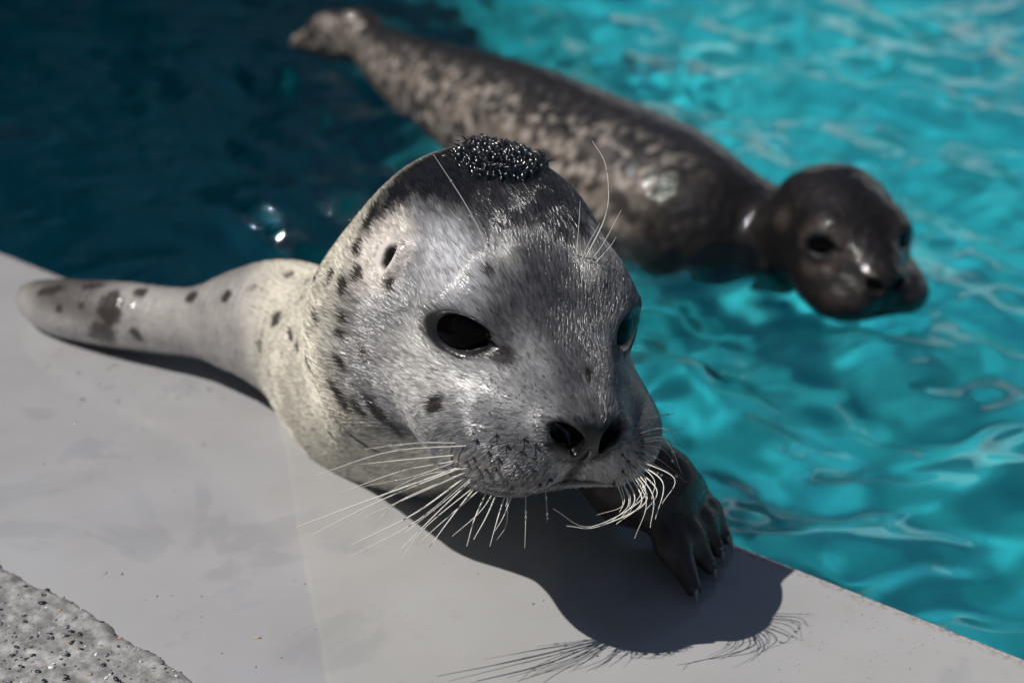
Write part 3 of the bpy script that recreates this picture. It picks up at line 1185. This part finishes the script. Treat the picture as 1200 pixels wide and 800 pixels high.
def keep1(P):
    L = loc_head(P)
    k = np.ones(len(P))
    k *= P[:, 2] > -0.03
    k *= P[:, 1] < 1.12
    k *= 1 - 0.95 * sstep(-0.17, -0.20, P[:, 0])
    for sx in (-1, 1):
        X = L - (eye_centre(sx) + eye_dir(sx) * EYE_R)
        d = eye_dir(sx)
        t, u = eye_axes(sx)
        k *= ((X @ t) / 2.15) ** 2 + ((X @ u) / 1.25) ** 2 + ((X @ d) / 3) ** 2 > 1
    k *= ((P - ear_p) ** 2).sum(1) > 0.0105 ** 2
    X = P - h2w((0, 13.0, -3.05))
    nose = (X ** 2).sum(1) - (X @ HM[0]) ** 2 * (1 - 1 / 1.55 ** 2) < 0.0135 ** 2
    k *= ~nose
    head = sstep(0.17, 0.10, np.linalg.norm(P - h2w((0, 6, 0)), axis=1))
    return k * (0.35 + 0.65 * head)


def len1(P):
    L = loc_head(P)
    short = 0.45 + 0.55 * sstep(0.012, 0.026, np.linalg.norm(P - ear_p, axis=1))
    paw = (P[:, 0] > 0.045) & (P[:, 2] < 0.085) & (L[:, 2] < -8.0)
    short = short * np.where(paw, 0.45, 1.0)
    return short * 0.0070 - 0.003 * sstep(5, 11, L[:, 1]) + 0.001 * sstep(-2, -8, L[:, 1])


grow_fur(V1, F1, nrm1, 230000, keep1, len1, 0.00012, pelt1, flow, parent=seal1)

# spiky wet tuft on the crown
tuft_c, tuft_n = hit(590, 200)


def keep_t(P):
    pr, d = project(P)
    x, y = pr[:, 0], pr[:, 1]
    L = loc_head(P)
    e = ((x - 588) / 52) ** 2 + ((y - 190) / 26) ** 2 + 0.5 * (noise(P, 150, 44) - 0.5)
    return ((e < 1) & (L[:, 2] > 3)).astype(float)


m_tuft = plain('tuft_hair', (0.003, 0.004, 0.007), 0.12, 0.8, 0.0)
to = grow_fur(V1, F1, nrm1, 950, keep_t, lambda P: np.full(len(P), 0.0085), 0.00058, lambda P: np.tile([[0.012, 0.014, 0.02]], (len(P), 1)),
              flow, lift=1.2, clump=0.35, name='hair_tuft', parent=seal1, jit=0.5)
to.data.materials.clear()
to.data.materials.append(m_tuft)


# ------------------------------------------------------------------ whiskers
TUFT_BEADS = []
for _ in range(22):
    _p, _n = hit(rng.normal(588, 26), rng.normal(190, 11))
    if keep_t(_p[None])[0] > 0:
        TUFT_BEADS.append((_p + _n * rng.uniform(0.001, 0.0065), rng.uniform(0.0003, 0.0008)))
def whisker(pix, dd, r0=0.00042, m=m_whisk, name='whisker', n=22, bead=0):
    """pix: photo points root..tip; dd: how far each lies in front of (-) or behind (+) the root, metres"""
    x0, y0 = pix[0]
    for _ in range(40):                            # the root must stand on the muzzle itself
        p, nn = hit(x0, y0)
        lq = loc_head(p[None])[0]
        if name != 'whisker' or (lq[1] > 5.0 and lq[2] > -7.4):
            break
        x0 += (640 - x0) * 0.04
        y0 += (530 - y0) * 0.06
    d0 = project(p)[1][0]
    pts = [p - nn * 0.001] + [at_d(x, y, d0 + e) for (x, y), e in zip(pix[1:], dd)]
    path = bez(pts, n)
    s = np.linspace(0, 1, n)
    v, f_ = tube(path, 1.25 * r0 * (1 - 0.68 * s), 5)
    link(name, mesh(name, v, f_), seal1, mat=m)
    if bead:
        for t in rng.uniform(0.1, 0.85, bead):
            i = int(t * (n - 1))
            BEADS.append((path[i] + (path[i + 1] - path[i]) * rng.random(), rng.uniform(0.0004, 0.0009)))


BEADS = list(TUFT_BEADS)
LEFT = [([(535, 519), (490, 519), (428, 526)], (-.005, -.01), .0003, 9), ([(548, 522), (458, 529), (372, 556)], (-.006, -.012), .00032, 7),
        ([(532, 534), (460, 540), (404, 546)], (-.008, -.015), .0004, 2), ([(536, 549), (440, 583), (348, 617)], (-.012, -.02), .00055, 0),
        ([(533, 541), (470, 552), (400, 577)], (-.01, -.018), .00035, 8), ([(545, 560), (485, 602), (412, 638)], (-.012, -.02), .0005, 0),
        ([(548, 553), (490, 578), (425, 606)], (-.012, -.022), .00035, 4), ([(552, 564), (515, 598), (468, 645)], (-.012, -.018), .0004, 2),
        ([(557, 571), (532, 602), (503, 641)], (-.01, -.016), .00042, 0), ([(563, 574), (520, 610), (486, 640)], (-.012, -.02), .0003, 0),
        ([(570, 577), (556, 608), (547, 640)], (-.01, -.014), .0004, 0), ([(580, 581), (570, 605), (555, 632)], (-.01, -.014), .0004, 0),
        ([(577, 579), (562, 600), (530, 628)], (-.01, -.015), .0003, 2), ([(590, 584), (583, 608), (574, 640)], (-.008, -.012), .00035, 0),
        ([(598, 585), (590, 605), (580, 622)], (-.008, -.012), .0003, 0), ([(615, 585), (616, 610), (615, 642)], (-.006, -.01), .00022, 6),
        ([(640, 583), (641, 600), (641, 612)], (-.005, -.008), .0002, 4), ([(540, 556), (470, 586), (440, 612)], (-.016, -.03), .0003, 3),
        ([(560, 568), (498, 618), (470, 655)], (-.02, -.035), .0003, 0)]
def thinner(row):
    pix, dd, r0 = row[0], row[1], row[2]
    jx, jy = rng.normal(0, 5), rng.normal(0, 4)
    q = [(x + jx * (0.5 + k) + rng.normal(0, 3) * k, y + jy * (0.5 + k) + rng.normal(0, 4) * k) for k, (x, y) in enumerate(pix)]
    return (q, tuple(e + rng.normal(0, 0.004) for e in dd), r0 * 0.7) + tuple(row[3:])


LEFT = LEFT + [thinner(r) for r in LEFT if rng.random() < 0.4]
for pix, dd, r0, nb_ in LEFT:
    whisker(pix, dd, r0, m_whisk, bead=nb_)
RIGHT = [([(744, 500), (765, 489), (790, 484)], (-.004, -.006), .0003, 4, 1), ([(748, 508), (780, 502), (797, 522)], (-.005, -.01), .00032, 2, 1),
         ([(750, 516), (782, 513), (790, 541)], (-.006, -.01), .00032, 2, 1), ([(751, 524), (775, 525), (795, 548)], (-.006, -.01), .0003, 3, 1),
         ([(750, 530), (772, 538), (800, 560)], (-.006, -.01), .0003, 2, 1), ([(752, 512), (785, 518), (808, 528)], (-.004, -.008), .0002, 0, 1),
         ([(748, 543), (777, 566), (768, 608)], (-.01, -.016), .0004, 0, 0), ([(745, 548), (770, 575), (755, 600)], (-.01, -.016), .00038, 2, 0),
         ([(742, 552), (757, 588), (700, 617), (664, 616)], (-.012, -.02, -.026), .00045, 0, 0), ([(738, 555), (752, 588), (722, 614)], (-.012, -.02), .00042, 0, 0),
         ([(733, 558), (744, 585), (728, 606)], (-.01, -.016), .0004, 2, 0), ([(728, 561), (737, 590), (715, 612)], (-.01, -.018), .00036, 0, 0),
         ([(745, 538), (790, 560), (776, 590)], (-.008, -.012), .0003, 0, 0), ([(748, 535), (775, 548), (808, 566)], (-.006, -.01), .00022, 3, 1),
         ([(722, 563), (730, 588), (726, 600)], (-.008, -.012), .0003, 4, 0), ([(740, 546), (765, 580), (762, 618)], (-.012, -.018), .00035, 2, 0)]
RIGHT = RIGHT + [thinner(r) for r in RIGHT if rng.random() < 0.35]
for pix, dd, r0, nb_, dk in RIGHT:
    whisker(pix, dd, r0, m_whiskd if dk else m_whisk, bead=nb_)
BROW = [([(574, 292), (546, 240), (508, 181)], (-.004, -.006), .0003, 3), ([(560, 290), (540, 262), (526, 244)], (-.003, -.004), .0002, 0),
        ([(686, 304), (711, 248), (710, 195), (694, 165)], (-.004, -.004, -.002), .0003, 2), ([(676, 303), (678, 268), (680, 236)], (-.003, -.004), .00022, 0),
        ([(690, 308), (706, 287), (728, 246)], (-.003, -.003), .00022, 0), ([(682, 306), (690, 285), (703, 262)], (-.003, -.004), .0002, 0),
        ([(698, 308), (714, 290), (722, 278)], (-.003, -.003), .0002, 0), ([(470, 240), (485, 242), (500, 252)], (-.002, -.002), .0002, 0)]
for pix, dd, r0, nb_ in BROW:
    whisker(pix, dd, r0, m_whisk, 'brow_whisker', bead=nb_)

# follicle dots with short dark bristles on the pads
DOTS = [(582, 510), (559, 516), (573, 529), (594, 522), (614, 514), (627, 520), (611, 528), (627, 536), (604, 542), (618, 542), (616, 553), (627, 551),
        (642, 544), (644, 561), (661, 564), (601, 555), (584, 536), (582, 549), (571, 549), (566, 557), (594, 564), (601, 570), (579, 564), (729, 551),
        (740, 551), (746, 559), (719, 564), (632, 566), (612, 566), (556, 535), (560, 546), (548, 540), (735, 540), (745, 530), (728, 532)]
dv = []
for (x, y) in DOTS:
    p, n = hit(x, y)
    dv.append((p + n * 0.0016, rng.uniform(0.0008, 0.0013)))
    if x < 690:
        ex, ey = x - rng.uniform(8, 20), y + rng.uniform(6, 18)
    else:
        ex, ey = x + rng.uniform(5, 10), y + rng.uniform(4, 12)
    q = at_d(ex, ey, project(p)[1][0] - 0.002)
    md = (p + q) / 2 + n * 0.002
    path = bez([p, md + n * 0.001, q], 8)
    v, f_ = tube(path, 0.0003 * (1 - 0.7 * np.linspace(0, 1, 8)), 5)
    link('whisker', mesh('whisker', v, f_), seal1, mat=m_whiskd)
v, f_ = beads([d[0] for d in dv], [d[1] for d in dv])
link('follicle', mesh('follicle', v, f_), seal1, 'stuff', m_whiskd)
# water beads strung on the whiskers and lying in the wet fur
for _ in range(170):
    x, y = rng.normal(610, 42), rng.normal(470, 55)
    p, n = hit(x, y)
    if np.linalg.norm(p - NOSE) < 0.14:
        if np.linalg.norm(p - h2w((0, 13, -3))) > 0.026:
            BEADS.append((p + n * 0.0008, rng.uniform(0.0003, 0.0007)))
v, f_ = beads([d[0] for d in BEADS], [d[1] for d in BEADS])
link('water_droplet', mesh('water_droplet', v, f_), seal1, 'stuff', m_drop)

# ------------------------------------------------------------------ second seal, swimming behind
HC2 = at_d(984, 270, 1.50)
HM2 = pose(11, -4, -2)
HS2 = 0.0088
S2 = Sdf()
spine = [((446, 62), -.01, .039), ((490, 92), -.018, .055), ((545, 122), -.026, .073), ((620, 160), -.034, .088), ((700, 206), -.042, .096), ((770, 244), -.050, .097),
((825, 276), -.062, .084), ((885, 294), -.080, .068), ((940, 292), -.050, .060)]
sp3 = bez([at_z(*p, z) for p, z, r in spine], 33)
sr3 = bez([(r, 0, 0) for p, z, r in spine], 33)[:, 0]
for i in range(32):
    S2.cone(sp3[i], sp3[i + 1], sr3[i], sr3[i + 1], 0.02)
add_head(S2, HC2, HM2, HS2)
# hind flippers folded together
for pts_, rr2 in (([(450, 62), (420, 34), (385, 34), (352, 46)], (.038, .030, .026, .010)), ([(450, 68), (425, 52), (395, 55), (350, 52)], (.034, .026, .022, .009))):
    q = [at_d(*p, np.linalg.norm(sp3[0] - CAMP) * 0.985 + 0.02 * i) for i, p in enumerate(pts_)]
    for i in range(3):
        S2.cone(q[i], q[i + 1], rr2[i], rr2[i + 1], 0.02)
# fore flipper under the surface
S2.cone(at_z(790, 325, -.19), at_z(835, 352, -.18), 0.035, 0.02, 0.03)
S2.cone(at_z(835, 352, -.18), at_z(905, 365, -.16), 0.02, 0.009, 0.01)
h2 = 0.0034
V2, F2 = surface_nets(S2, axis(-0.56, (0.22, 1.5 * h2), (0.62, h2)), axis(1.15, (1.6, h2), (2.9, 1.5 * h2)), axis(-0.35, (-0.09, 2 * h2), (0.32, h2)))


_n2 = S2.grad(V2)
_n2 /= np.linalg.norm(_n2, axis=1)[:, None] + 1e-9
V2 = V2 + _n2 * (0.0022 * (fbm(V2, 55, 61, 3) - 0.5) + 0.0016 * (noise(V2, 190, 66) - 0.5))[:, None]


def pelt2(P):
    L = ((P - HC2) @ HM2.T) / HS2
    n1 = fbm(P, 30, 2, 4)
    n2 = fbm(P, 75, 9, 3)
    nn = S2.grad(P)
    nn /= np.linalg.norm(nn, axis=1)[:, None] + 1e-9
    # belly side faces down-left in the picture
    bel = -nn[:, 1] * 0.8 - nn[:, 0] * 0.5 - nn[:, 2] * 0.25
    c = np.tile(np.array([[0.022, 0.02, 0.022]]), (len(P), 1)) * (0.5 + n1)[:, None] * 0.6
    w = sstep(0.12, 0.75, bel + 0.9 * (n1 - 0.5))
    c = mixv(c, w * 0.9, (0.165, 0.138, 0.12))
    spots = sstep(0.47, 0.58, n2)
    c = mixv(c, spots * 0.85, (0.018, 0.016, 0.016))
    fleck = sstep(0.57, 0.66, fbm(P, 120, 17, 2)) * sstep(-0.1, 0.5, bel)
    c = mixv(c, fleck * 0.8, (0.34, 0.30, 0.265))
    head = sstep(-20, -12.0, L[:, 1])
    hcol = np.array([0.009, 0.0075, 0.0075]) * (0.5 + n1)[:, None]
    c = c * (1 - head[:, None]) + hcol * head[:, None]
    for sx in (-1, 1):
        e = np.linalg.norm(L - (eye_centre(sx) + eye_dir(sx) * EYE_R), axis=1)
        c = mixv(c, (1 - sstep(2.2, 4.2, e + 1.5 * (n2 - .5))) * 0.5, (0.06, 0.046, 0.04))
        c = mixv(c, 1 - sstep(1.7, 2.2, e), (0.008, 0.007, 0.007))
    ear = np.linalg.norm(L - np.array([-8, -0.2, 2.4]), axis=1)
    c = mixv(c, (1 - sstep(0.8, 2.5, ear)) * 0.5, (0.07, 0.055, 0.046))
    pad = sstep(9.5, 11.5, L[:, 1]) * sstep(-2.6, -4.4, L[:, 2])
    c = mixv(c, pad * 0.5, (0.035, 0.026, 0.023))
    nose = np.linalg.norm((L - np.array([0, 12.9, -2.95])), axis=1)
    c = mixv(c, 1 - sstep(1.3, 1.8, nose), (0.01, 0.009, 0.009))
    return np.clip(c, 0.004, 0.8)


m_pelt2, nt, b, L = mat('soaked_pelt')
att = N(nt, 'ShaderNodeAttribute', attribute_name='pelt')
L.new(att.outputs['Color'], b.inputs['Base Color'])
tc = N(nt, 'ShaderNodeTexCoord')
n1 = N(nt, 'ShaderNodeTexNoise', i_Scale=95.0, i_Detail=1.5)
L.new(tc.outputs['Object'], n1.inputs['Vector'])
b.inputs['Roughness'].default_value = 0.5
b.inputs['Specular IOR Level'].default_value = 0.1
b.inputs['Coat Weight'].default_value = 0.6
b.inputs['Coat Roughness'].default_value = 0.03
b.inputs['Coat IOR'].default_value = 1.4
bump = N(nt, 'ShaderNodeBump', i_Strength=0.55, i_Distance=0.005)
L.new(n1.outputs[0], bump.inputs['Height'])
L.new(bump.outputs[0], b.inputs['Coat Normal'])
L.new(bump.outputs[0], b.inputs['Normal'])
seal2 = thing('seal', 'dark wet seal pup swimming in the blue water behind the silver one', 'seal', (0, 0, 0), 'seal pups at the pool')
me = mesh('body', V2, F2)
set_cols(me, pelt2(V2))
body2 = link('body', me, seal2, mat=m_pelt2)
caustic(body2, recv=True)
for sx in (-1, 1):
    link('eye', mesh('eye', *uvsphere(HC2 + HS2 * (eye_centre(sx) @ HM2), EYE_R * HS2, eye_dir(sx) @ HM2, 20, 12)), seal2, mat=m_eye)

# ------------------------------------------------------------------ grit and bits of straw on the coping
GRIT = [(52, 543, 2.6, 0), (143, 672, 3.4, 1), (184, 698, 2.4, 2), (236, 698, 2.0, 2), (201, 697, 1.5, 2), (357, 684, 2.2, 2), (302, 747, 3.8, 3), (300, 781, 2.2, 0),
        (239, 759, 1.8, 0), (236, 722, 1.5, 2), (260, 765, 1.6, 0), (330, 770, 1.6, 0), (370, 737, 1.3, 0), (171, 703, 1.4, 0), (124, 671, 2.4, 3), (104, 690, 1.6, 2),
        (560, 672, 1.6, 0), (625, 707, 2.6, 0), (637, 703, 1.6, 0), (700, 768, 2.4, 0), (575, 640, 1.3, 0), (520, 660, 1.2, 2), (450, 690, 1.1, 2), (205, 574, 1.3, 0),
        (157, 723, 1.3, 0), (395, 650, 1.1, 2), (1010, 720, 1.6, 0), (960, 760, 1.5, 0), (1040, 735, 1.2, 2)]
for _ in range(140):
    GRIT.append((rng.uniform(880, 1190), rng.uniform(655, 799), rng.uniform(0.5, 1.1), 0))
for _ in range(120):
    GRIT.append((rng.uniform(40, 640), rng.uniform(440, 799), rng.uniform(0.4, 0.9), int(rng.integers(0, 3))))
gp = {0: [], 1: [], 2: [], 3: []}
for (x, y, s, k) in GRIT:
    p = at_z(x, y, 0.0002)
    bq = np.dot(p - E0, e_in)
    if not (-COP_W + 0.02 < bq < -0.008):
        continue
    R_ = s * 0.00045 / 2 * 1.6
    if k == 3:
        v = OCT_V * np.array([R_ * 2.0, R_ * 0.5, R_ * 0.5])
        a_ = rng.uniform(0, 3)
        v = np.c_[v[:, 0] * math.cos(a_) - v[:, 1] * math.sin(a_), v[:, 0] * math.sin(a_) + v[:, 1] * math.cos(a_), v[:, 2]] + p
        gp[k].append((v, OCT_F))
    else:
        gp[k].append(chip(p, R_, rng.uniform(0, 6), 0.5))
for k, colr in ((0, (0.05, 0.045, 0.05)), (1, (0.09, 0.012, 0.01)), (2, (0.25, 0.16, 0.07)), (3, (0.42, 0.30, 0.15))):
    if gp[k]:
        link('grit', mesh('grit', *merge(gp[k])), None, 'stuff', plain('grit_%d' % k, colr, 0.6))

# beads of water shaken on to the coping
drops = []
for _ in range(50):
    x, y = rng.normal(190, 90), rng.normal(450, 28)
    p = at_z(x, y, 0)
    bq = np.dot(p - E0, e_in)
    if -COP_W + 0.03 < bq < -0.01:
        r_ = rng.uniform(0.0006, 0.0019) * (1 if rng.random() < 0.8 else 1.5)
        drops.append((OCT_V * np.array([r_, r_ * rng.uniform(.7, 1.2), r_ * 0.45]) * rng.uniform(0.9, 1.1, (12, 1)) + p, OCT_F))
link('water_droplet', mesh('water_droplet', *merge(drops)), None, 'stuff', m_drop)
